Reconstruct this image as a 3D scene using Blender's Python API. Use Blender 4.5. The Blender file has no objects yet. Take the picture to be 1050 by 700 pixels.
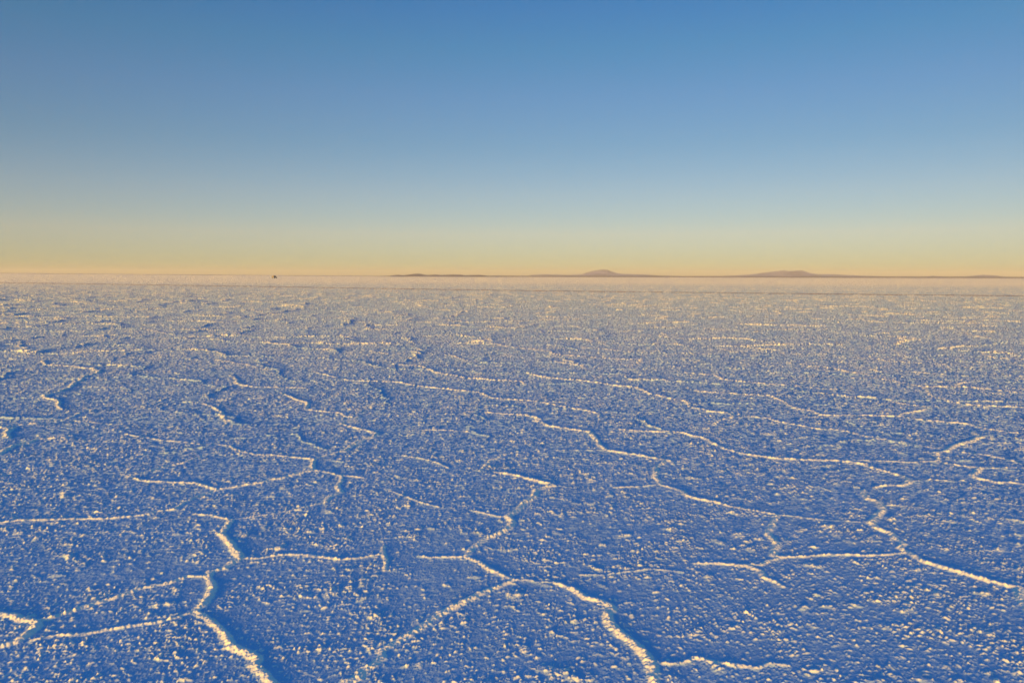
import bpy, math, random
import numpy as np
from mathutils import Matrix, Vector

random.seed(4)
sc = bpy.context.scene
COL = sc.collection
R = math.radians

# ------------------------------------------------------------------ settings
W_PX, H_PX = 1050.0, 700.0          # pixel frame the ground points were measured in
F_PX = 787.5
CAM_H = 1.65
PITCH = R(4.80)
ROLL = 0.0028
SUN_EL = R(2.3)
SUN_AZ = R(201)                      # clockwise from +Y: behind the viewer, to the left
RES = 1.35
FACET = 14.0

# ------------------------------------------------------------------ camera
cam_d = bpy.data.cameras.new("camera")
cam = bpy.data.objects.new("camera", cam_d)
COL.objects.link(cam)
cam_d.sensor_width = 36.0
cam_d.lens = 36.0 * F_PX / W_PX
cam_d.clip_start = 0.05
cam_d.clip_end = 400000.0
ROT = Matrix.Rotation(math.pi / 2 - PITCH, 4, 'X') @ Matrix.Rotation(ROLL, 4, 'Z')
cam.matrix_world = Matrix.Translation((0, 0, CAM_H)) @ ROT
sc.camera = cam


def ground(px, py):
    """point of the flat under a measured picture position"""
    d = ROT.to_3x3() @ Vector(((px - W_PX / 2) / F_PX, -(py - H_PX / 2) / F_PX, -1.0))
    t = -CAM_H / d.z
    return (d.x * t, d.y * t)


# ------------------------------------------------------------------ noise
def hsh(ix, iy, seed):
    h = (ix.astype(np.int64).astype(np.uint32) * np.uint32(0x9E3779B1)) ^ (iy.astype(np.int64).astype(np.uint32) * np.uint32(0x85EBCA77)) ^ np.uint32((seed * 0x27D4EB2F) & 0xFFFFFFFF)
    h ^= h >> np.uint32(15)
    h *= np.uint32(0x2C1B3C6D)
    h ^= h >> np.uint32(12)
    h *= np.uint32(0x297A2D39)
    h ^= h >> np.uint32(15)
    return h


def h01(ix, iy, seed):
    return (hsh(ix, iy, seed) >> np.uint32(8)).astype(np.float32) * np.float32(1.0 / 16777216.0)


def perlin(x, y, seed):
    x0 = np.floor(x); y0 = np.floor(y)
    fx = (x - x0).astype(np.float32); fy = (y - y0).astype(np.float32)
    ux = fx * fx * fx * (fx * (fx * 6 - 15) + 10)
    uy = fy * fy * fy * (fy * (fy * 6 - 15) + 10)

    def g(ix, iy, dx, dy):
        a = h01(ix, iy, seed) * np.float32(6.2831853)
        return np.cos(a) * dx + np.sin(a) * dy
    a = g(x0, y0, fx, fy); b = g(x0 + 1, y0, fx - 1, fy)
    c = g(x0, y0 + 1, fx, fy - 1); d = g(x0 + 1, y0 + 1, fx - 1, fy - 1)
    m = a + (b - a) * ux
    n = c + (d - c) * ux
    return (m + (n - m) * uy) * np.float32(1.4)


def fbm(x, y, seed, octv=3, gain=0.5):
    v = 0.0; a = 1.0
    for k in range(octv):
        v = v + a * perlin(x, y, seed + 17 * k)
        x = x * 2.03 + 11.3; y = y * 2.03 - 7.1
        a *= gain
    return v


def lumps(x, y, cell, seed, prob, rmin=0.35, rmax=0.75):
    """rounded crust lumps, one at most per cell, height 0..1; prob: scalar or per point"""
    gx = np.floor(x / cell); gy = np.floor(y / cell)
    out = np.zeros_like(x, dtype=np.float32)
    for di in (-1, 0, 1):
        for dj in (-1, 0, 1):
            ix = gx + di; iy = gy + dj
            px = (ix + 0.1 + 0.8 * h01(ix, iy, seed)) * cell
            py = (iy + 0.1 + 0.8 * h01(ix, iy, seed + 1)) * cell
            q = h01(ix, iy, seed + 2)
            rad = (rmin + (rmax - rmin) * h01(ix, iy, seed + 3)) * cell
            an = h01(ix, iy, seed + 4) * 3.1416
            dx = x - px; dy = y - py
            c = np.cos(an); s = np.sin(an)
            u = (c * dx + s * dy); v = (-s * dx + c * dy) * 1.9
            d2 = (u * u + v * v) / (rad * rad)
            hh = np.where(q < prob, (0.35 + 0.65 * h01(ix, iy, seed + 5)) * np.clip(1 - d2, 0, 1), 0)
            out = np.maximum(out, hh.astype(np.float32))
    return out


def voronoi_edge(x, y, cell, seed):
    """distance to the nearest polygon border of a jittered cell pattern, and a per-border random number"""
    gx = np.floor(x / cell); gy = np.floor(y / cell)
    f1 = np.full(x.shape, 1e9, np.float32); p1x = np.zeros_like(x); p1y = np.zeros_like(x); i1 = np.zeros_like(x)
    pts = []
    for di in (-2, -1, 0, 1, 2):
        for dj in (-2, -1, 0, 1, 2):
            if abs(di) == 2 and abs(dj) == 2:
                continue
            ix = gx + di; iy = gy + dj
            px = (ix + h01(ix, iy, seed)) * cell - x
            py = (iy + h01(ix, iy, seed + 1)) * cell - y
            d = px * px + py * py
            pid = h01(ix, iy, seed + 2)
            pts.append((px, py, pid))
            m = d < f1
            f1 = np.where(m, d, f1); p1x = np.where(m, px, p1x); p1y = np.where(m, py, p1y); i1 = np.where(m, pid, i1)
    e = np.full(x.shape, 1e9, np.float32); rid = np.zeros_like(x)
    for px, py, pid in pts:
        ddx = px - p1x; ddy = py - p1y
        l = np.sqrt(ddx * ddx + ddy * ddy)
        dd = np.where(l > 1e-5, (0.5 * (px + p1x) * ddx + 0.5 * (py + p1y) * ddy) / np.maximum(l, 1e-5), 1e9)
        m = dd < e
        e = np.where(m, dd, e)
        rid = np.where(m, np.modf((pid + i1) * 7.13)[0], rid)
    return e.astype(np.float32), rid.astype(np.float32)


def sstep(a, b, x):
    t = np.clip((x - a) / (b - a), 0, 1)
    return t * t * (3 - 2 * t)


# ------------------------------------------------------------------ materials
def mat(name):
    m = bpy.data.materials.new(name)
    m.use_nodes = True
    return m, m.node_tree, m.node_tree.nodes["Principled BSDF"]


def plain(name, col, rough=0.6, metal=0.0, spec=0.5):
    m, nt, b = mat(name)
    tc = nt.nodes.new('ShaderNodeTexCoord')
    no = nt.nodes.new('ShaderNodeTexNoise'); no.inputs['Scale'].default_value = 6.0
    nt.links.new(tc.outputs['Object'], no.inputs['Vector'])
    mx = nt.nodes.new('ShaderNodeMix'); mx.data_type = 'RGBA'
    mx.inputs['A'].default_value = (*[c * 0.85 for c in col], 1)
    mx.inputs['B'].default_value = (*[min(1, c * 1.1) for c in col], 1)
    nt.links.new(no.outputs['Fac'], mx.inputs['Factor'])
    nt.links.new(mx.outputs['Result'], b.inputs['Base Color'])
    b.inputs['Roughness'].default_value = rough
    b.inputs['Metallic'].default_value = metal
    b.inputs['Specular IOR Level'].default_value = spec
    return m


def salt_material():
    m, nt, b = mat("salt")
    m.cycles.use_bump_map_correction = False      # grazing light: keep the crystal facets lit
    N = nt.nodes; L = nt.links
    geo = N.new('ShaderNodeNewGeometry')
    n1 = N.new('ShaderNodeTexNoise'); n1.inputs['Scale'].default_value = 3.0; n1.inputs['Detail'].default_value = 6
    L.new(geo.outputs['Position'], n1.inputs['Vector'])
    def two(a, c):
        m_ = N.new('ShaderNodeMix'); m_.data_type = 'RGBA'
        m_.inputs['A'].default_value = (*a, 1); m_.inputs['B'].default_value = (*c, 1)
        L.new(n1.outputs['Fac'], m_.inputs['Factor'])
        return m_.outputs['Result']
    pan = two((0.28, 0.41, 0.50), (0.41, 0.54, 0.62))       # pan salt, greyer than the ridges, with blue shade put into the colour
    lit_cream = two((0.84, 0.76, 0.55), (0.88, 0.80, 0.62))       # whiter ridge and lump salt, with warm sunlight put into the colour
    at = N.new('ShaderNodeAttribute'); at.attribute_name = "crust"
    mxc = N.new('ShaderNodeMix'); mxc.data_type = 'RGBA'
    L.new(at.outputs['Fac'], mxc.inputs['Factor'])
    L.new(pan, mxc.inputs['A']); L.new(lit_cream, mxc.inputs['B'])
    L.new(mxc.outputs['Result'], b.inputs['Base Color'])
    b.inputs['Roughness'].default_value = 0.75
    b.inputs['Specular IOR Level'].default_value = 0.15
    n2 = N.new('ShaderNodeTexNoise'); n2.inputs['Scale'].default_value = 70.0; n2.inputs['Detail'].default_value = 4; n2.inputs['Roughness'].default_value = 0.65
    L.new(geo.outputs['Position'], n2.inputs['Vector'])
    bp = N.new('ShaderNodeBump'); bp.inputs['Strength'].default_value = 0.3; bp.inputs['Distance'].default_value = 0.008
    L.new(n2.outputs['Fac'], bp.inputs['Height'])
    # the knobbly crust finer than the sheet's mesh: tilted facets, standing in for lumps where the sheet gets coarser
    n3 = N.new('ShaderNodeTexNoise'); n3.inputs['Scale'].default_value = 24.0; n3.inputs['Detail'].default_value = 2; n3.inputs['Roughness'].default_value = 0.7
    L.new(geo.outputs['Position'], n3.inputs['Vector'])
    sub = N.new('ShaderNodeVectorMath'); sub.operation = 'SUBTRACT'; sub.inputs[1].default_value = (0.5, 0.5, 0.5)
    L.new(n3.outputs['Color'], sub.inputs[0])
    fl = N.new('ShaderNodeVectorMath'); fl.operation = 'MULTIPLY'; fl.inputs[1].default_value = (1, 1, 0)
    L.new(sub.outputs['Vector'], fl.inputs[0])
    ln_ = N.new('ShaderNodeVectorMath'); ln_.operation = 'LENGTH'
    L.new(geo.outputs['Position'], ln_.inputs[0])
    mr = N.new('ShaderNodeMapRange'); mr.interpolation_type = 'SMOOTHSTEP'
    mr.inputs['From Min'].default_value = 0.45; mr.inputs['From Max'].default_value = 2.1
    mr.inputs['To Min'].default_value = 0.0; mr.inputs['To Max'].default_value = FACET
    lg = N.new('ShaderNodeMath'); lg.operation = 'LOGARITHM'; lg.inputs[1].default_value = 10.0
    L.new(ln_.outputs['Value'], lg.inputs[0]); L.new(lg.outputs['Value'], mr.inputs['Value'])
    sc_ = N.new('ShaderNodeVectorMath'); sc_.operation = 'SCALE'
    L.new(fl.outputs['Vector'], sc_.inputs[0]); L.new(mr.outputs['Result'], sc_.inputs['Scale'])
    ad = N.new('ShaderNodeVectorMath'); ad.operation = 'ADD'
    L.new(bp.outputs['Normal'], ad.inputs[0]); L.new(sc_.outputs['Vector'], ad.inputs[1])
    nm = N.new('ShaderNodeVectorMath'); nm.operation = 'NORMALIZE'
    L.new(ad.outputs['Vector'], nm.inputs[0])
    L.new(nm.outputs['Vector'], b.inputs['Normal'])
    return m


def hill_material(name, a, c):
    m, nt, b = mat(name)
    N = nt.nodes; L = nt.links
    geo = N.new('ShaderNodeNewGeometry')
    mp = N.new('ShaderNodeMapping'); mp.inputs['Scale'].default_value = (0.0012, 0.0012, 0.004)
    L.new(geo.outputs['Position'], mp.inputs['Vector'])
    n1 = N.new('ShaderNodeTexNoise'); n1.inputs['Scale'].default_value = 1.0; n1.inputs['Detail'].default_value = 8
    L.new(mp.outputs['Vector'], n1.inputs['Vector'])
    cr = N.new('ShaderNodeValToRGB')
    cr.color_ramp.elements[0].position = 0.35; cr.color_ramp.elements[0].color = (*a, 1)
    cr.color_ramp.elements[1].position = 0.65; cr.color_ramp.elements[1].color = (*c, 1)
    L.new(n1.outputs['Fac'], cr.inputs['Fac'])
    L.new(cr.outputs['Color'], b.inputs['Base Color'])
    b.inputs['Roughness'].default_value = 0.95
    b.inputs['Specular IOR Level'].default_value = 0.05
    return m


def link_mesh(name, verts, faces, material, parent=None, smooth=False):
    me = bpy.data.meshes.new(name)
    me.from_pydata(verts, [], faces)
    me.materials.append(material)
    if smooth:
        me.polygons.foreach_set('use_smooth', [True] * len(me.polygons))
    o = bpy.data.objects.new(name, me)
    COL.objects.link(o)
    if parent:
        o.parent = parent
    return o


def grid_mesh(name, X, Y, Z, material, smooth=True):
    nr, nc = X.shape
    me = bpy.data.meshes.new(name)
    co = np.empty((nr * nc, 3), np.float32)
    co[:, 0] = X.ravel(); co[:, 1] = Y.ravel(); co[:, 2] = Z.ravel()
    i = np.arange(nr - 1, dtype=np.int32)[:, None] * nc + np.arange(nc - 1, dtype=np.int32)[None, :]
    q = np.stack([i, i + 1, i + nc + 1, i + nc], -1).reshape(-1, 4)
    nf = len(q)
    me.vertices.add(nr * nc); me.vertices.foreach_set('co', co.ravel())
    me.loops.add(nf * 4); me.loops.foreach_set('vertex_index', q.ravel())
    me.polygons.add(nf)
    me.polygons.foreach_set('loop_start', np.arange(nf, dtype=np.int32) * 4)
    me.polygons.foreach_set('use_smooth', np.full(nf, smooth, dtype=bool))
    me.materials.append(material)
    me.update(calc_edges=True)
    o = bpy.data.objects.new(name, me)
    COL.objects.link(o)
    return o


# ------------------------------------------------------------------ salt ridges traced from the photo, as ground points
TR = [  # (strength, [(x, y), ...])
 (1.4, [(-8,437),(0,438),(13,439),(7,448),(0,452)]), (1.4, [(-8,468),(0,465),(13,458),(37,451),(67,449)]),
 (0.5, [(0,437),(30,435),(68,430),(82,423),(95,420)]),
 (1.0, [(43,370),(47,374),(67,375),(97,378),(102,381),(83,388),(72,397),(60,402),(45,406),(58,410),(63,420)]),
 (0.5, [(0,383),(43,377)]), (0.4, [(72,397),(120,397),(143,397)]), (0.6, [(75,432),(103,434),(127,435)]),
 (0.75, [(128,445),(150,449),(187,453),(207,456),(233,457)]),
 (1.1, [(236,457),(248,463),(283,467),(322,471)]), (0.6, [(322,471),(350,463),(387,445)]),
 (0.9, [(322,471),(320,482),(290,490),(267,495),(223,502)]), (0.9, [(322,482),(350,488),(372,490)]),
 (1.0, [(235,385),(240,388),(248,395),(277,397),(313,398)]), (1.0, [(288,403),(300,408),(315,413),(313,420),(350,424)]),
 (0.8, [(220,369),(253,374),(275,379)]), (0.8, [(150,338),(170,342)]), (0.6, [(73,343),(100,345),(130,348)]),
 (0.9, [(208,414),(222,420),(230,430),(230,437)]), (0.5, [(157,415),(170,408)]), (0.6, [(123,367),(128,362)]),
 (0.6, [(173,381),(190,384)]), (0.55, [(227,462),(187,475),(147,485),(130,489)]),
 (0.8, [(320,381),(337,385),(350,388)]), (0.8, [(20,350),(25,360)]), (0.5, [(267,347),(293,348)]), (0.35, [(223,411),(287,407)]),
 (1.0, [(350,389),(383,391),(410,392),(430,396),(460,399),(477,401),(493,403),(503,408),(543,411),(563,414),(613,424),(615,427)]),
 (0.95, [(400,373),(433,376),(447,382),(477,388),(507,390),(533,391),(537,394)]),
 (1.0, [(543,377),(548,385),(580,389),(617,393),(652,397),(667,404),(705,412),(708,418)]),
 (0.9, [(483,348),(507,352),(523,356),(563,360),(567,363),(610,367),(657,369)]),
 (1.1, [(480,422),(510,424),(540,426),(553,430),(555,433),(577,439),(605,443),(612,452),(622,462),(650,466),(683,472),(690,476)]),
 (0.9, [(683,472),(672,480),(671,490),(675,497)]), (0.6, [(627,443),(670,442),(700,443)]),
 (0.8, [(430,442),(450,441),(480,443)]), (0.8, [(350,424),(368,428),(357,433),(350,436)]),
 (0.9, [(350,435),(370,440),(387,445),(367,452),(353,463)]), (0.7, [(417,469),(433,470),(460,480)]),
 (0.6, [(492,483),(503,472),(520,465)]), (0.7, [(453,363),(480,370)]), (0.9, [(380,360),(398,363)]),
 (0.5, [(570,462),(622,462)]), (0.8, [(563,370),(597,375),(595,379)]), (0.8, [(653,373),(658,368)]),
 (0.7, [(350,343),(363,348)]), (0.7, [(593,356),(627,359),(647,361)]),
 (0.9, [(700,382),(733,385),(740,389),(777,393),(827,397),(873,400)]),
 (1.1, [(705,398),(720,402),(767,405),(790,406),(803,412),(817,419),(843,426),(887,426),(920,427),(957,432),(993,435),(1012,440),(1050,445)]),
 (0.8, [(708,418),(727,422),(750,424),(750,428),(732,435)]),
 (0.95, [(765,427),(787,429),(820,436),(840,440),(870,443),(900,450),(933,455),(963,460)]),
 (1.15, [(630,440),(680,443),(700,444),(720,449),(743,460),(770,467),(807,471),(860,473),(887,477),(913,485),(932,492),(923,498),(897,500)]),
 (0.6, [(860,473),(903,473),(960,473)]), (0.9, [(958,467),(962,473),(980,477),(1007,480),(1050,480)]),
 (1.3, [(1007,480),(1002,485),(1005,492),(1020,495),(1055,497)]),
 (1.3, [(998,443),(1007,448),(997,453),(980,457),(970,463),(960,467)]), (0.9, [(987,464),(1013,467),(1040,473),(1055,477)]),
 (0.9, [(870,388),(900,388),(927,393),(947,397),(987,397),(1020,400),(1055,403)]),
 (0.9, [(947,398),(952,405),(977,413),(1007,416),(1033,417),(1055,418)]),
 (0.8, [(913,412),(947,417),(948,420),(933,423),(920,427)]), (0.7, [(817,373),(850,377),(887,384),(917,390)]),
 (0.8, [(917,380),(953,383),(997,386)]), (0.8, [(985,397),(987,390)]), (0.8, [(1007,362),(1020,367),(1055,369)]),
 (0.7, [(847,365),(887,368),(933,372),(987,375)]), (0.8, [(777,360),(810,363),(847,363)]), (0.7, [(1022,385),(1055,387)]),
 (0.7, [(740,358),(763,362)]), (0.5, [(880,428),(887,435)]),
 (0.9, [(130,488),(147,493),(187,495),(207,497),(223,502),(200,510),(180,522)]),
 (0.75, [(180,522),(147,528),(107,532),(37,533),(0,536),(-20,537)]),
 (0.7, [(350,487),(350,505),(333,515),(303,523)]), (0.4, [(303,523),(260,530),(237,533)]),
 (1.0, [(200,527),(217,528),(237,533)]), (1.3, [(237,533),(227,548),(247,573),(230,583),(213,592)]),
 (1.25, [(213,592),(218,603),(207,622),(200,627)]), (1.35, [(200,627),(230,650),(257,672),(260,683),(277,700),(286,714)]),
 (0.7, [(213,591),(173,598),(117,613),(50,635),(37,638)]), (0.6, [(200,627),(133,642),(83,651),(33,657)]),
 (1.4, [(-25,628),(0,630),(13,632),(37,638),(27,652),(0,663),(-30,676)]),
 (0.75, [(250,573),(280,570),(307,569),(350,574),(393,568)]), (0.7, [(430,570),(457,571),(477,571)]),
 (1.35, [(507,484),(530,488),(567,498),(537,517),(520,530),(522,542),(497,553),(477,571)]),
 (1.1, [(477,571),(500,583),(527,595)]), (0.9, [(527,595),(493,608),(477,617),(433,643),(390,668)]), (1.1, [(390,668),(383,682),(367,695),(348,708)]),
 (0.4, [(527,595),(550,597),(570,598)]), (1.3, [(570,598),(600,613),(627,623),(625,640),(650,660),(668,682),(671,700),(674,720)]),
 (0.6, [(672,680),(700,680),(733,679),(777,685),(807,682)]), (0.7, [(630,500),(675,497)]),
 (1.0, [(675,497),(700,504),(717,512),(750,520),(797,528)]), (0.5, [(797,528),(840,533),(885,536)]),
 (0.55, [(400,503),(450,520)]), (0.6, [(483,523),(513,530)]), (0.6, [(394,560),(393,568),(394,585)]), (0.4, [(595,590),(640,587),(700,587)]),
 (1.6, [(797,528),(787,548),(792,570),(800,572)]), (1.05, [(713,578),(750,579),(765,580),(783,593),(803,602)]),
 (0.7, [(765,580),(780,580),(800,572)]), (0.7, [(800,572),(850,569),(887,570),(928,567)]),
 (1.45, [(885,503),(890,512),(903,518),(900,528),(893,537),(913,547),(927,558)]),
 (1.25, [(927,558),(933,568),(967,582),(1017,597),(1045,603),(1052,622),(1066,655)]),
 (0.5, [(932,494),(983,494)]), (0.6, [(903,518),(947,521)]), (0.7, [(1027,532),(1060,538)]),
]

# sampled, slightly wandering versions of the traced lines
segs = []
rng = np.random.default_rng(7)
for s, pl in TR:
    g = np.array([ground(*p) for p in pl])
    pts = []
    for k in range(len(g) - 1):
        L_ = np.hypot(*(g[k + 1] - g[k]))
        n = max(2, int(L_ / (0.09 + 0.012 * np.hypot(*g[k]))))
        nrm = np.array([-(g[k + 1] - g[k])[1], (g[k + 1] - g[k])[0]]) / max(L_, 1e-6)
        for j in range(n):
            t = j / n
            wob = rng.normal(0, 0.011 + 0.0022 * np.hypot(*g[k])) * (0.0 if j == 0 else 1.0)
            pts.append(g[k] * (1 - t) + g[k + 1] * t + nrm * wob)
    pts.append(g[-1])
    pts = np.array(pts)
    m = len(pts)
    al = pts[-1] - pts[0]; al = abs(al @ np.array([math.sin(SUN_AZ), math.cos(SUN_AZ)])) / max(np.hypot(*al), 1e-6)
    s = min(1.8, s * (1 + 0.9 * al ** 2))
    for k in range(m - 1):
        taper = min(1.0, 0.55 + 0.45 * min(k, m - 2 - k) / 3.0)
        segs.append((pts[k], pts[k + 1], s * taper))

# ------------------------------------------------------------------ the flat: one polar sheet, dense where the eye can go
A_ROW, A_COL = 1 / (430.0 * RES), 1 / (830.0 * RES)
rows = [0.0, 0.25, 0.5, 0.8, 1.1, 1.4, 1.7, 2.0, 2.2]
r = 2.25
while r < 45000:
    rows.append(r)
    if r < 60: a = A_ROW
    elif r < 400: a = A_ROW * (1 + 0.6 * math.log(r / 60))
    else: a = A_ROW * (2.14 + 2.5 * math.log(r / 400))
    r *= 1 + a
rows.append(r)
rows = np.array(rows, np.float64)
dense = np.arange(R(-44), R(44), A_COL)
az = np.concatenate([np.linspace(R(-180), R(-44), 110)[:-1], dense, np.linspace(R(44), R(180), 110)])
NR, NC = len(rows), len(az)
print("flat grid", NR, NC, NR * NC)
X = (rows[:, None] * np.sin(az)[None, :]).astype(np.float32)
Y = (rows[:, None] * np.cos(az)[None, :]).astype(np.float32)
Z = np.zeros((NR, NC), np.float32)
RD = np.zeros((NR, NC), np.float32)   # ridge mask
RH = np.zeros((NR, NC), np.float32)   # ridge height

# traced ridges
for (a, b, s) in segs:
    wd = 0.30
    c = (a + b) / 2; hl = np.hypot(*(b - a)) / 2 + wd
    rc = np.hypot(*c); ac = math.atan2(c[0], c[1])
    i0 = np.searchsorted(rows, rc - hl); i1 = np.searchsorted(rows, rc + hl)
    da = math.asin(min(0.99, hl / max(rc, 0.1)))
    j0 = np.searchsorted(az, ac - da); j1 = np.searchsorted(az, ac + da)
    if i1 <= i0 or j1 <= j0:
        continue
    x = X[i0:i1, j0:j1]; y = Y[i0:i1, j0:j1]
    d = b - a; l2 = max(float(d @ d), 1e-8)
    t = np.clip(((x - a[0]) * d[0] + (y - a[1]) * d[1]) / l2, 0, 1)
    dist = np.hypot(x - a[0] - t * d[0], y - a[1] - t * d[1])
    far = 1 + max(0.0, (rc - 5) / 12.0) * 0.85
    w = (0.0100 + 0.0066 * s) * far
    H = (0.0052 + 0.0021 * s * s) * far
    hh = H * np.exp(-(dist / w) ** 2) + 0.10 * H * np.exp(-(dist / (4.2 * w)) ** 2)
    RH[i0:i1, j0:j1] = np.maximum(RH[i0:i1, j0:j1], hh)
    RD[i0:i1, j0:j1] = np.maximum(RD[i0:i1, j0:j1], min(1.0, 0.55 + 0.45 * s) * np.exp(-(dist / (1.9 * w)) ** 2))

CH = 60
BANDS = [(0.055, 11, 17, 25, 36, 0.18, 101), (0.12, 22, 34, 52, 75, 0.10, 111), (0.28, 48, 75, 120, 170, 0.06, 121),
         (0.7, 110, 170, 300, 420, 0.03, 131), (2.6, 300, 450, 1100, 1600, 0.02, 141), (10.0, 1100, 1600, 5000, 8000, 0.01, 151)]
CRUST = np.zeros((NR, NC), np.float32)
sel_cols = np.arange(NC)
for i0 in range(0, NR, CH):
    i1 = min(NR, i0 + CH)
    x = X[i0:i1]; y = Y[i0:i1]; rr = rows[i0:i1, None].astype(np.float32)
    rmin, rmax = rows[i0], rows[i1 - 1]
    rh = RH[i0:i1].copy(); rd = RD[i0:i1].copy()
    z = np.zeros_like(x)
    # wide gentle undulation
    z += 0.002 * perlin(x / 2.3, y / 2.3, 5) + 0.0015 * perlin(x / 0.7, y / 0.7, 6)
    if rmax < 500:
        # crust polygons beyond and beside the traced ones
        wx = x + 0.35 * perlin(x / 0.9, y / 0.9, 31) + 0.10 * perlin(x / 0.25, y / 0.25, 33)
        wy = y + 0.35 * perlin(x / 0.9, y / 0.9, 32) + 0.10 * perlin(x / 0.25, y / 0.25, 34)
        e, rid = voronoi_edge(wx, wy * 0.9, 2.1, 40)
        azz = np.abs(az)[None, :]
        outside = np.maximum(sstep(R(33.5), R(35.5), azz), np.maximum(sstep(14, 19, rr), 1 - sstep(2.6, 2.9, rr)))
        outside = np.maximum(outside, 0.72 * sstep(5, 9, rr))
        st = np.where(rid > 0.2, 0.5 + 0.55 * rid, 0.0) * outside * (0.75 + 0.5 * perlin(x / 1.3, y / 1.3, 35))
        far = 1 + np.clip((rr - 6) / 12.0, 0, 4.0) * 0.5
        w = 0.022 * far
        hv = (0.024 * far) * st * (np.exp(-(e / w) ** 2) + 0.10 * np.exp(-(e / (4 * w)) ** 2))
        rh = np.maximum(rh, hv)
        rd = np.maximum(rd, np.exp(-(e / (1.9 * w)) ** 2) * st)
    if rmin < 120:
        # crumbly crest
        cr = 1.0 + 0.22 * perlin(x / 0.045, y / 0.045, 50) + 0.14 * perlin(x / 0.018, y / 0.018, 51) + 0.28 * perlin(x / 0.22, y / 0.22, 52) + 0.30 * perlin(x / 0.6, y / 0.6, 53) + sstep(5, 12, rr) * (0.15 * perlin(x / 0.11, y / 0.11, 54) + 0.1 * perlin(x / 0.3, y / 0.3, 49))
        z += rh * np.clip(cr, 0.3, 1.7)
        # small salt knobs along the ridges
        kn = np.clip(rd * 1.25, 0, 1)
        if kn.max() > 0.02:
            z += kn * (0.0055 * lumps(x, y, 0.028, 55, 0.7, 0.4, 0.8) + 0.0045 * lumps(x + .02, y, 0.055, 54, 0.6, 0.3, 0.65) + 0.002 * perlin(x / 0.012, y / 0.012, 48) + 0.004 * lumps(x, y + .01, 0.016, 57, 0.7, 0.4, 0.8))
            if rmax > 7:
                z += kn * sstep(7, 14, rr) * 0.010 * lumps(x, y, 0.065, 58, 0.7, 0.4, 0.8)
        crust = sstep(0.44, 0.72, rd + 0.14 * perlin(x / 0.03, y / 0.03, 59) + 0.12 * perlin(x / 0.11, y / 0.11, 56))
        # clusters of lumps, patches of smoother pan between them
        cl = fbm(x / 0.34, y / 0.34, 60, 3, 0.6) + 0.6 * perlin(x / 1.5, y / 1.5, 64)
        patch = sstep(-0.55, 0.25, perlin(x / 0.75, y / 0.75, 67) + 0.5 * perlin(x / 0.25, y / 0.25, 68) + 0.22)
        calm = 1 - 0.9 * sstep(0.04, 0.4, rd)
        md = lumps(x, y, 0.14, 66, np.clip(0.22 + 0.5 * cl, 0.03, 0.7), 0.3, 0.6) * calm
        p1 = np.clip(0.42 + 0.04 * sstep(5, 10, rr) + 0.45 * np.clip(cl, -0.3, 1.0) + 0.5 * md, 0.06, 0.85) * calm * (0.10 + 0.90 * patch)
        amp = (0.72 + 0.18 * sstep(5, 12, rr)) + 0.35 * np.clip(cl + 0.2, 0, 1.2)
        l1 = lumps(x, y, 0.025, 70, p1, 0.2, 0.9)
        l1 = l1 * np.clip(1 + 0.45 * perlin(x / 0.011, y / 0.011, 77), 0.3, 1.6)
        l0 = lumps(x + .05, y, 0.065, 75, np.clip(0.10 + 0.28 * cl + 0.3 * md, 0.015, 0.5) * calm, 0.2, 0.55)
        z += 0.010 * l0 * (1 + 0.4 * perlin(x / 0.014, y / 0.014, 76))
        l2 = lumps(x + 0.013, y, 0.0145, 80, np.clip(0.42 + 0.35 * cl, 0.15, 0.85) * (0.4 + 0.6 * calm) * (0.15 + 0.85 * patch), 0.2, 0.8)
        z += 0.008 * md + 0.0086 * amp * l1 + 0.0060 * amp * l2
        if rmin < 12:
            z += 0.0030 * (1 - sstep(8, 12, rr)) * lumps(x, y + 0.007, 0.010, 85, 0.5 * (0.4 + 0.6 * calm), 0.35, 0.75)
        z += 0.0016 * perlin(x / 0.03, y / 0.03, 90) + 0.0008 * perlin(x / 0.013, y / 0.013, 91)
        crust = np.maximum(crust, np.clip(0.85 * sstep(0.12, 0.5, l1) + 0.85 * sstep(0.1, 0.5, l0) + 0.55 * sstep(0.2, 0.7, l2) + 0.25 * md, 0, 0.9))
        if rmax > 60:
            z *= 1 - sstep(60, 120, rr)
            z += rh * sstep(60, 120, rr)
    else:
        z += rh
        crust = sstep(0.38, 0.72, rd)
    # coarser crust with distance, each band as fine as the sheet can carry
    for (c0, a0, a1, b0, b1, slope, sd) in BANDS:
        if rmax > a0 and rmin < b1:
            f = sstep(a0, a1, rr) * (1 - sstep(b0, b1, rr))
            cl = fbm(x / (c0 * 7), y / (c0 * 7), sd + 9, 2) + 0.8 * perlin(x / (2.0 + c0 * 6), y / (2.0 + c0 * 6), sd + 11)
            lb = lumps(x, y, c0, sd, np.clip(0.42 + 0.55 * cl, 0.05, 0.95))
            z += f * slope * c0 * lb
            crust = np.maximum(crust, f * 0.8 * sstep(0.15, 0.6, lb))
    # far off: held mostly cream, so golden sunlight sits in the colour
    crust = crust + (0.75 - crust) * sstep(40, 260, rr)
    CRUST[i0:i1] = crust
    # the shore rises very slightly in the far left
    if rmax > 2500:
        az_l = np.clip((-az[None, :] - R(8)) / R(26), 0, 1.3)
        z += 30.0 * az_l ** 1.3 * sstep(2500, 14000, rr)
    Z[i0:i1] = z
Z[:9] *= 0.5
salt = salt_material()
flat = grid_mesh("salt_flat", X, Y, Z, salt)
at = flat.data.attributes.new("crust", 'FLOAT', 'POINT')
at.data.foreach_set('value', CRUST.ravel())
flat['kind'] = 'structure'
flat['label'] = "white salt flat crossed by raised polygonal salt ridges, in blue evening shade"
del RH, RD, CRUST


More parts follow.
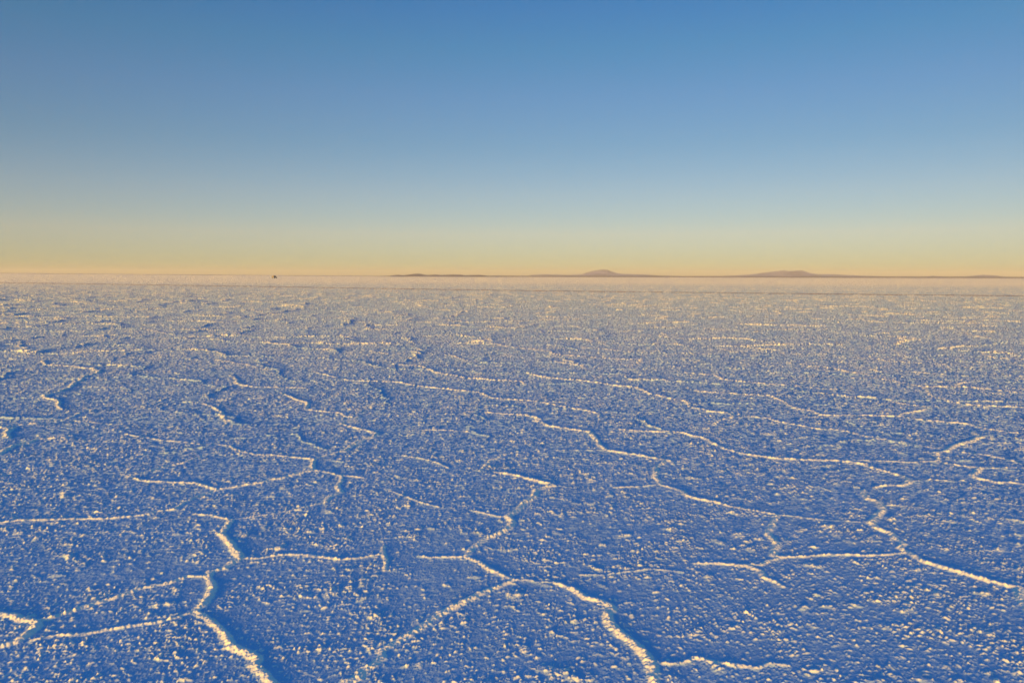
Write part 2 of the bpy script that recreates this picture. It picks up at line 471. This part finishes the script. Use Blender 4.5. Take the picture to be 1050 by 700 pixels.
# ------------------------------------------------------------------ far shores and mountains
def az_of(px, py=284.0):
    d = ROT.to_3x3() @ Vector(((px - W_PX / 2) / F_PX, -(py - H_PX / 2) / F_PX, -1.0))
    return math.atan2(d.x, d.y)


def hills(name, prof, dist, depth, material, label, seed, rough=0.22):
    """a range of hills: measured heights (in picture rows) along its length give its height in metres at its distance"""
    pa = np.array([az_of(p[0]) for p in prof]); ph = np.array([p[1] for p in prof])
    n = max(60, int((pa[-1] - pa[0]) / 0.0004))
    a = np.linspace(pa[0], pa[-1], n)
    h = np.interp(a, pa, ph) / F_PX * dist
    m = 56
    t = np.linspace(0, 1, m)
    rr = dist + (t - 0.45) * depth
    Xh = rr[:, None] * np.sin(a)[None, :]; Yh = rr[:, None] * np.cos(a)[None, :]
    # crest line wanders in depth
    crest = 0.45 + 0.16 * perlin(a * dist / (depth * 0.7), a * 0 + 3.3, seed)[None, :]
    u = t[:, None]
    prof_d = np.where(u < crest, u / crest, (1 - u) / (1 - crest)) ** 1.15
    gul = fbm(Xh / (depth * 0.10), Yh / (depth * 0.16), seed + 3, 4, 0.55)
    rid = 1 - np.abs(fbm(Xh / (depth * 0.13) + 9, Yh / (depth * 0.3), seed + 9, 3, 0.5))
    Zh = h[None, :] * prof_d * (1 + rough * gul * (1 - prof_d ** 3) + 0.25 * (rid - 0.8) * (1 - prof_d ** 4)) * (rr[:, None] / dist) ** 0.5
    Zh = Zh - 0.0006 * dist * (1 - np.clip(prof_d * 6, 0, 1))
    o = grid_mesh(name, Xh.astype(np.float32), Yh.astype(np.float32), Zh.astype(np.float32), material)
    o['kind'] = 'structure'; o['label'] = label
    return o


m_far = hill_material("far_rock", (0.20, 0.165, 0.17), (0.42, 0.365, 0.36))
m_near = hill_material("dark_rock", (0.16, 0.12, 0.10), (0.24, 0.18, 0.15))
hills("hills", [(385,.2),(399,.9),(408,1.9),(414,1.4),(421,2.4),(427,3.1),(431,2.9),(438,1.7),(447,2.3),(452,1.7),(464,2.3),(472,2.2),(477,1.5),(484,1.9),(493,2.0),(499,1.2),(514,.8),(530,.3)],
      17000, 2500, m_near, "low dark brown hills far out where the salt meets the sky", 200)
hills("hills", [(525,.3),(541,1.2),(545,2.2),(560,2.6),(580,2.2),(590,2.4),(597,2.7),(600,4.2),(605,5.7),(612,7.0),(617,7.8),(623,7.7),(627,5.8),(632,4.3),(638,3.2),(650,3.0),(660,2.8),(668,2.3),(676,1.8),(690,1.5),(705,1.2),(720,.4)],
      33000, 9000, m_far, "hazy brown mountain with a rounded top on the horizon", 210, 0.45)
hills("hills", [(722,.3),(735,1.2),(752,1.9),(765,2.7),(775,3.5),(783,5.0),(790,5.4),(798,6.5),(803,7.0),(808,6.2),(813,6.4),(818,7.0),(822,6.9),(827,5.7),(832,4.2),(840,3.3),(852,3.4),(862,3.0),(872,2.6),(885,2.0),(900,1.6),(920,1.1),(935,.3)],
      34000, 9000, m_far, "broad twin topped mountain in haze on the horizon", 220, 0.45)
hills("hills", [(936,.2),(944,.5),(950,1.4),(956,2.1),(962,1.7),(975,1.4),(990,1.6),(1000,2.3),(1008,3.1),(1015,2.7),(1022,2.3),(1030,1.2),(1042,.6),(1060,.8),(1085,1.8),(1110,1.0),(1130,.2)],
      35000, 7000, m_far, "low pale pair of hills at the far end of the horizon", 230, 0.4)
hills("hills", [(360,.1),(400,.8),(470,1.0),(520,1.4),(550,1.2),(580,1.6),(640,1.4),(670,1.7),(700,1.3),(760,1.6),(830,1.3),(900,1.5),(1000,1.4),(1100,1.2),(1160,.2)],
      24000, 1500, m_near, "thin brown shore line along the foot of the sky", 240, 0.1)

hills("hills", [(-90,2.6),(-40,2.4),(0,2.15),(60,1.95),(100,1.75),(150,1.5),(200,1.3),(250,1.1),(300,0.9),(350,0.75),(400,.5),(430,.1)],
      26000, 1500, m_far, "faint pale shore line where the far left flat rises a little", 250, 0.08)

# ------------------------------------------------------------------ vehicle track across the flat
m_dirt = hill_material("track_dirt", (0.28, 0.22, 0.17), (0.38, 0.31, 0.24))
m_dirt.node_tree.nodes['Mapping'].inputs['Scale'].default_value = (1.3, 1.3, 1.3)
TRACK = [(-60,289.2),(0,290),(100,291.6),(200,293.1),(300,294.6),(380,296),(460,297.2),(560,298.6),(720,300.4),(880,302.2),(1050,303.8),(1110,304.4)]
tp = np.array([ground(x, y) for x, y in TRACK])
cum = np.concatenate([[0], np.cumsum(np.hypot(*np.diff(tp, axis=0).T))])
ss = np.arange(0, cum[-1], 0.35)
tx = np.interp(ss, cum, tp[:, 0]); ty = np.interp(ss, cum, tp[:, 1])
dx = np.gradient(tx); dy = np.gradient(ty); ln = np.hypot(dx, dy)
nx, ny = -dy / ln, dx / ln
offs = np.array([-0.7, -0.45, -0.22, 0.0, 0.22, 0.45, 0.7])
prof = np.array([-0.05, 0.05, 0.07, 0.075, 0.07, 0.05, -0.05])
wob = 0.12 * perlin(ss / 3.0, ss * 0 + .5, 300)
sc_d = np.sqrt(np.hypot(tx, ty) / 90.0)
PX = tx[:, None] + nx[:, None] * (offs[None, :] + wob[:, None])
PY = ty[:, None] + ny[:, None] * (offs[None, :] + wob[:, None])
PZ = prof[None, :] * (sc_d * (1 + 0.25 * perlin(ss / 1.1, ss * 0 + 7.5, 301)))[:, None] + 0.012 * perlin(PX / .3, PY / .3, 302)
track = grid_mesh("road", PX.astype(np.float32), PY.astype(np.float32), PZ.astype(np.float32), m_dirt)
track['kind'] = 'structure'
track['label'] = "thin dark brown dirt track running straight across the far salt"


# ------------------------------------------------------------------ salt blocks beside the track
def salt_block(loc, size, seed, label):
    import bmesh
    bm = bmesh.new()
    bmesh.ops.create_icosphere(bm, subdivisions=4, radius=1.0)
    for v in bm.verts:
        p = v.co
        n = perlin(np.array([p.x * 1.7 + seed]), np.array([p.y * 1.7 + p.z * 1.3]), seed)[0] * 0.28 + perlin(np.array([p.x * 5 + seed]), np.array([p.y * 5 - p.z * 4]), seed + 3)[0] * 0.09
        # squarish chunk
        k = max(abs(p.x), abs(p.y), abs(p.z)) ** 0.45
        v.co = Vector((p.x * size[0], p.y * size[1], p.z * size[2])) / k * (1 + n)
    me = bpy.data.meshes.new("salt_block")
    bm.to_mesh(me); bm.free()
    me.materials.append(salt)
    o = bpy.data.objects.new("salt_block", me)
    COL.objects.link(o)
    o.location = (loc[0], loc[1], size[2] * 0.7)
    o.rotation_euler = (0, 0, seed)
    o['label'] = label; o['category'] = 'salt block'
    return o


salt_block(ground(717, 299.9), (0.085, 0.07, 0.075), 3, "bright lump of salt standing at the near edge of the dark track, the larger one")
salt_block(ground(713.4, 299.9), (0.045, 0.04, 0.05), 8, "tiny pale lump of salt just beside the larger bright lump")


# ------------------------------------------------------------------ the far vehicle
import bmesh
m_paint = plain("beige_paint", (0.26, 0.22, 0.17), 0.6)
m_dark = plain("dark_trim", (0.03, 0.028, 0.026), 0.7)
m_glass = plain("dark_glass", (0.02, 0.022, 0.025), 0.15)
m_tyre = plain("tyre_rubber", (0.02, 0.02, 0.02), 0.9)
m_rim = plain("wheel_metal", (0.35, 0.35, 0.36), 0.4, 0.8)
m_lamp = plain("lamp_glass", (0.6, 0.58, 0.5), 0.2)


def extr(name, outline, half_w, material, parent, taper=None, bevel=0.03):
    """outline in the vehicle's side view (x along, z up), given a width and rounded edges"""
    bm = bmesh.new()
    n = len(outline)
    va = []
    for side in (-1, 1):
        ring = []
        for (x, z) in outline:
            hw = half_w if taper is None else half_w - taper(z)
            ring.append(bm.verts.new((x, side * hw, z)))
        va.append(ring)
    bm.faces.new(list(reversed(va[0]))); bm.faces.new(va[1])
    for k in range(n):
        bm.faces.new((va[0][k], va[0][(k + 1) % n], va[1][(k + 1) % n], va[1][k]))
    bmesh.ops.recalc_face_normals(bm, faces=bm.faces)
    if bevel:
        bmesh.ops.bevel(bm, geom=list(bm.edges), offset=bevel, segments=2, affect='EDGES', profile=0.6)
    me = bpy.data.meshes.new(name); bm.to_mesh(me); bm.free()
    me.materials.append(material)
    o = bpy.data.objects.new(name, me); COL.objects.link(o); o.parent = parent
    return o


def lathe_y(name, prof, loc, material, parent, n=28):
    """prof: (y, radius) pairs turned round the wheel axle"""
    vs = []; fs = []
    for (y, rad) in prof:
        for k in range(n):
            a = 2 * math.pi * k / n
            vs.append((rad * math.cos(a), y, rad * math.sin(a)))
    m = len(prof)
    for i in range(m - 1):
        for k in range(n):
            fs.append((i * n + k, i * n + (k + 1) % n, (i + 1) * n + (k + 1) % n, (i + 1) * n + k))
    fs.append(tuple(range(n))); fs.append(tuple((m - 1) * n + k for k in reversed(range(n))))
    o = link_mesh(name, vs, fs, material, parent)
    o.location = loc
    return o


d_car = 620.0
a_car = az_of(281.5)
car = bpy.data.objects.new("off_road_car", None); COL.objects.link(car)
car.location = (d_car * math.sin(a_car), d_car * math.cos(a_car), 0.12)
car.rotation_euler = (0, 0, R(68))
car['label'] = "tiny beige off-road car with dark lower half, far out on the salt"
car['category'] = "car"
tap = lambda z: 0.0 if z < 1.05 else (z - 1.05) * 0.22
extr("body", [(-1.45,.42),(-2.1,.55),(-2.15,.98),(-2.05,1.06),(2.05,1.02),(2.12,.88),(2.12,.55),(1.75,.42)], 0.88, m_paint, car)
cabin = extr("cabin", [(-2.08,1.05),(-1.98,1.78),(-1.85,1.84),(0.25,1.84),(0.40,1.78),(0.95,1.05)], 0.84, m_paint, car, tap)
for s in (-1, 1):
    for (x0, x1, x2, x3) in ((-1.95, -1.15, -1.15, -1.88), (-1.05, -0.25, -0.25, -1.05), (-0.15, 0.78, 0.36, -0.15)):
        o = link_mesh("window", [(x0, s*.847,1.12),(x1,s*.847,1.12),(x2,s*.705,1.72),(x3,s*.705,1.72),
                                 (x0, s*.80,1.12),(x1,s*.80,1.12),(x2,s*.66,1.72),(x3,s*.66,1.72)],
                      [(0,1,2,3),(7,6,5,4),(0,4,5,1),(1,5,6,2),(2,6,7,3),(3,7,4,0)], m_glass, cabin)
link_mesh("windscreen", [(.93,-.72,1.12),(.93,.72,1.12),(.47,.62,1.74),(.47,-.62,1.74),(.85,-.72,1.12),(.85,.72,1.12),(.40,.62,1.74),(.40,-.62,1.74)],
          [(0,1,2,3),(7,6,5,4),(0,4,5,1),(1,5,6,2),(2,6,7,3),(3,7,4,0)], m_glass, cabin)
extr("roof_rack", [(-1.8,1.88),(-1.8,1.96),(0.1,1.96),(0.1,1.88)], 0.62, m_dark, car, None, 0.01)
extr("bumper", [(2.08,.45),(2.08,.68),(2.24,.66),(2.24,.47)], 0.86, m_dark, car, None, 0.02)
extr("bumper", [(-2.24,.45),(-2.24,.66),(-2.12,.68),(-2.12,.45)], 0.86, m_dark, car, None, 0.02)
extr("sill", [(-.9,.36),(-.9,.52),(.9,.52),(.9,.36)], 0.91, m_dark, car, None, 0.02)
for s in (-1, 1):
    extr("headlight", [(2.10,.72),(2.10,.88),(2.15,.87),(2.15,.73)], 0.11, m_lamp, car, None, 0.01).location = (0, s * 0.62, 0)
    for xw in (-1.32, 1.35):
        t = lathe_y("wheel", [(-.12,.22),(-.13,.34),(-.10,.385),(.10,.385),(.13,.34),(.12,.22)], (xw, s * .80, .385), m_tyre, car)
        lathe_y("rim", [(-.125,.06),(-.135,.20),(-.10,.215),(.10,.215),(.135,.20),(.125,.06)], (0, 0, 0), m_rim, t)

# ------------------------------------------------------------------ air
bm = bmesh.new()
bmesh.ops.create_cube(bm, size=1.0)
for v in bm.verts:
    v.co = (v.co.x * 110000, v.co.y * 110000, 430.0 if v.co.z > 0 else -30.0)
me = bpy.data.meshes.new("haze"); bm.to_mesh(me); bm.free()
hm = bpy.data.materials.new("haze"); hm.use_nodes = True
hm.cycles.homogeneous_volume = True
hm.node_tree.nodes.clear()
ho = hm.node_tree.nodes.new('ShaderNodeOutputMaterial')
hv_ = hm.node_tree.nodes.new('ShaderNodeVolumePrincipled')
hv_.inputs['Color'].default_value = (0.92, 0.90, 0.86, 1)
hv_.inputs['Density'].default_value = 1.8e-5
hv_.inputs['Anisotropy'].default_value = 0.0
hm.node_tree.links.new(hv_.outputs['Volume'], ho.inputs['Volume'])
me.materials.append(hm)
haze = bpy.data.objects.new("haze", me); COL.objects.link(haze)
haze['kind'] = 'stuff'
haze['label'] = "thin golden evening haze over the far salt"

# ------------------------------------------------------------------ light
sun_d = bpy.data.lights.new("sun", 'SUN')
sun = bpy.data.objects.new("sun", sun_d); COL.objects.link(sun)
to_sun = Vector((math.sin(SUN_AZ) * math.cos(SUN_EL), math.cos(SUN_AZ) * math.cos(SUN_EL), math.sin(SUN_EL)))
sun.rotation_euler = to_sun.to_track_quat('Z', 'Y').to_euler()
sun_d.energy = 5.0
sun_d.angle = R(12.0)      # the sun is on the horizon: its glow is a wide soft source
sun_d.color = (1.0, 0.585, 0.08)

world = bpy.data.worlds.new("World"); sc.world = world; world.use_nodes = True
nt = world.node_tree
bg = nt.nodes['Background']
sky = nt.nodes.new('ShaderNodeTexSky')
sky.sky_type = 'NISHITA'; sky.sun_disc = False
sky.sun_elevation = R(2.9); sky.sun_rotation = SUN_AZ
sky.altitude = 3650; sky.air_density = 1.0; sky.dust_density = 2.0; sky.ozone_density = 3.0
bg.inputs['Strength'].default_value = 0.075
# the evening sky's tint by height above the horizon; the unseen blue overhead is raised to fill shade on the ground
tc = nt.nodes.new('ShaderNodeTexCoord')
sep = nt.nodes.new('ShaderNodeSeparateXYZ')
nt.links.new(tc.outputs['Generated'], sep.inputs['Vector'])
ramp = nt.nodes.new('ShaderNodeValToRGB')
STOPS = [(0.0, (1.006, 0.708, 0.586)), (0.0149, (1.298, 0.899, 0.664)), (0.055, (2.167, 1.021, 0.648)), (0.1043, (2.122, 1.025, 0.684)), (0.1642, (1.661, 0.986, 0.716)), (0.2218, (1.462, 0.991, 0.791)), (0.2766, (1.081, 0.993, 0.814)), (0.3282, (0.829, 0.925, 0.887)), (0.6, (1.222, 2.49, 3.124))]
el = ramp.color_ramp.elements
while len(el) < len(STOPS):
    el.new(0.5)
for e_, (p_, c_) in zip(el, STOPS):
    e_.position = p_; e_.color = (c_[0] / 10, c_[1] / 10, c_[2] / 10, 1)
nt.links.new(sep.outputs['Z'], ramp.inputs['Fac'])
m1 = nt.nodes.new('ShaderNodeVectorMath'); m1.operation = 'MULTIPLY'
m2 = nt.nodes.new('ShaderNodeVectorMath'); m2.operation = 'SCALE'; m2.inputs['Scale'].default_value = 10.0
nt.links.new(sky.outputs['Color'], m1.inputs[0]); nt.links.new(ramp.outputs['Color'], m1.inputs[1])
nt.links.new(m1.outputs['Vector'], m2.inputs[0])
nt.links.new(m2.outputs['Vector'], bg.inputs['Color'])

sc.view_settings.view_transform = 'Standard'
sc.view_settings.look = 'None'
sc.view_settings.exposure = 1.7
sc.view_settings.gamma = 1.0
sc.render.engine = 'CYCLES'
sc.cycles.use_denoising = True
sc.cycles.max_bounces = 4
sc.cycles.diffuse_bounces = 2
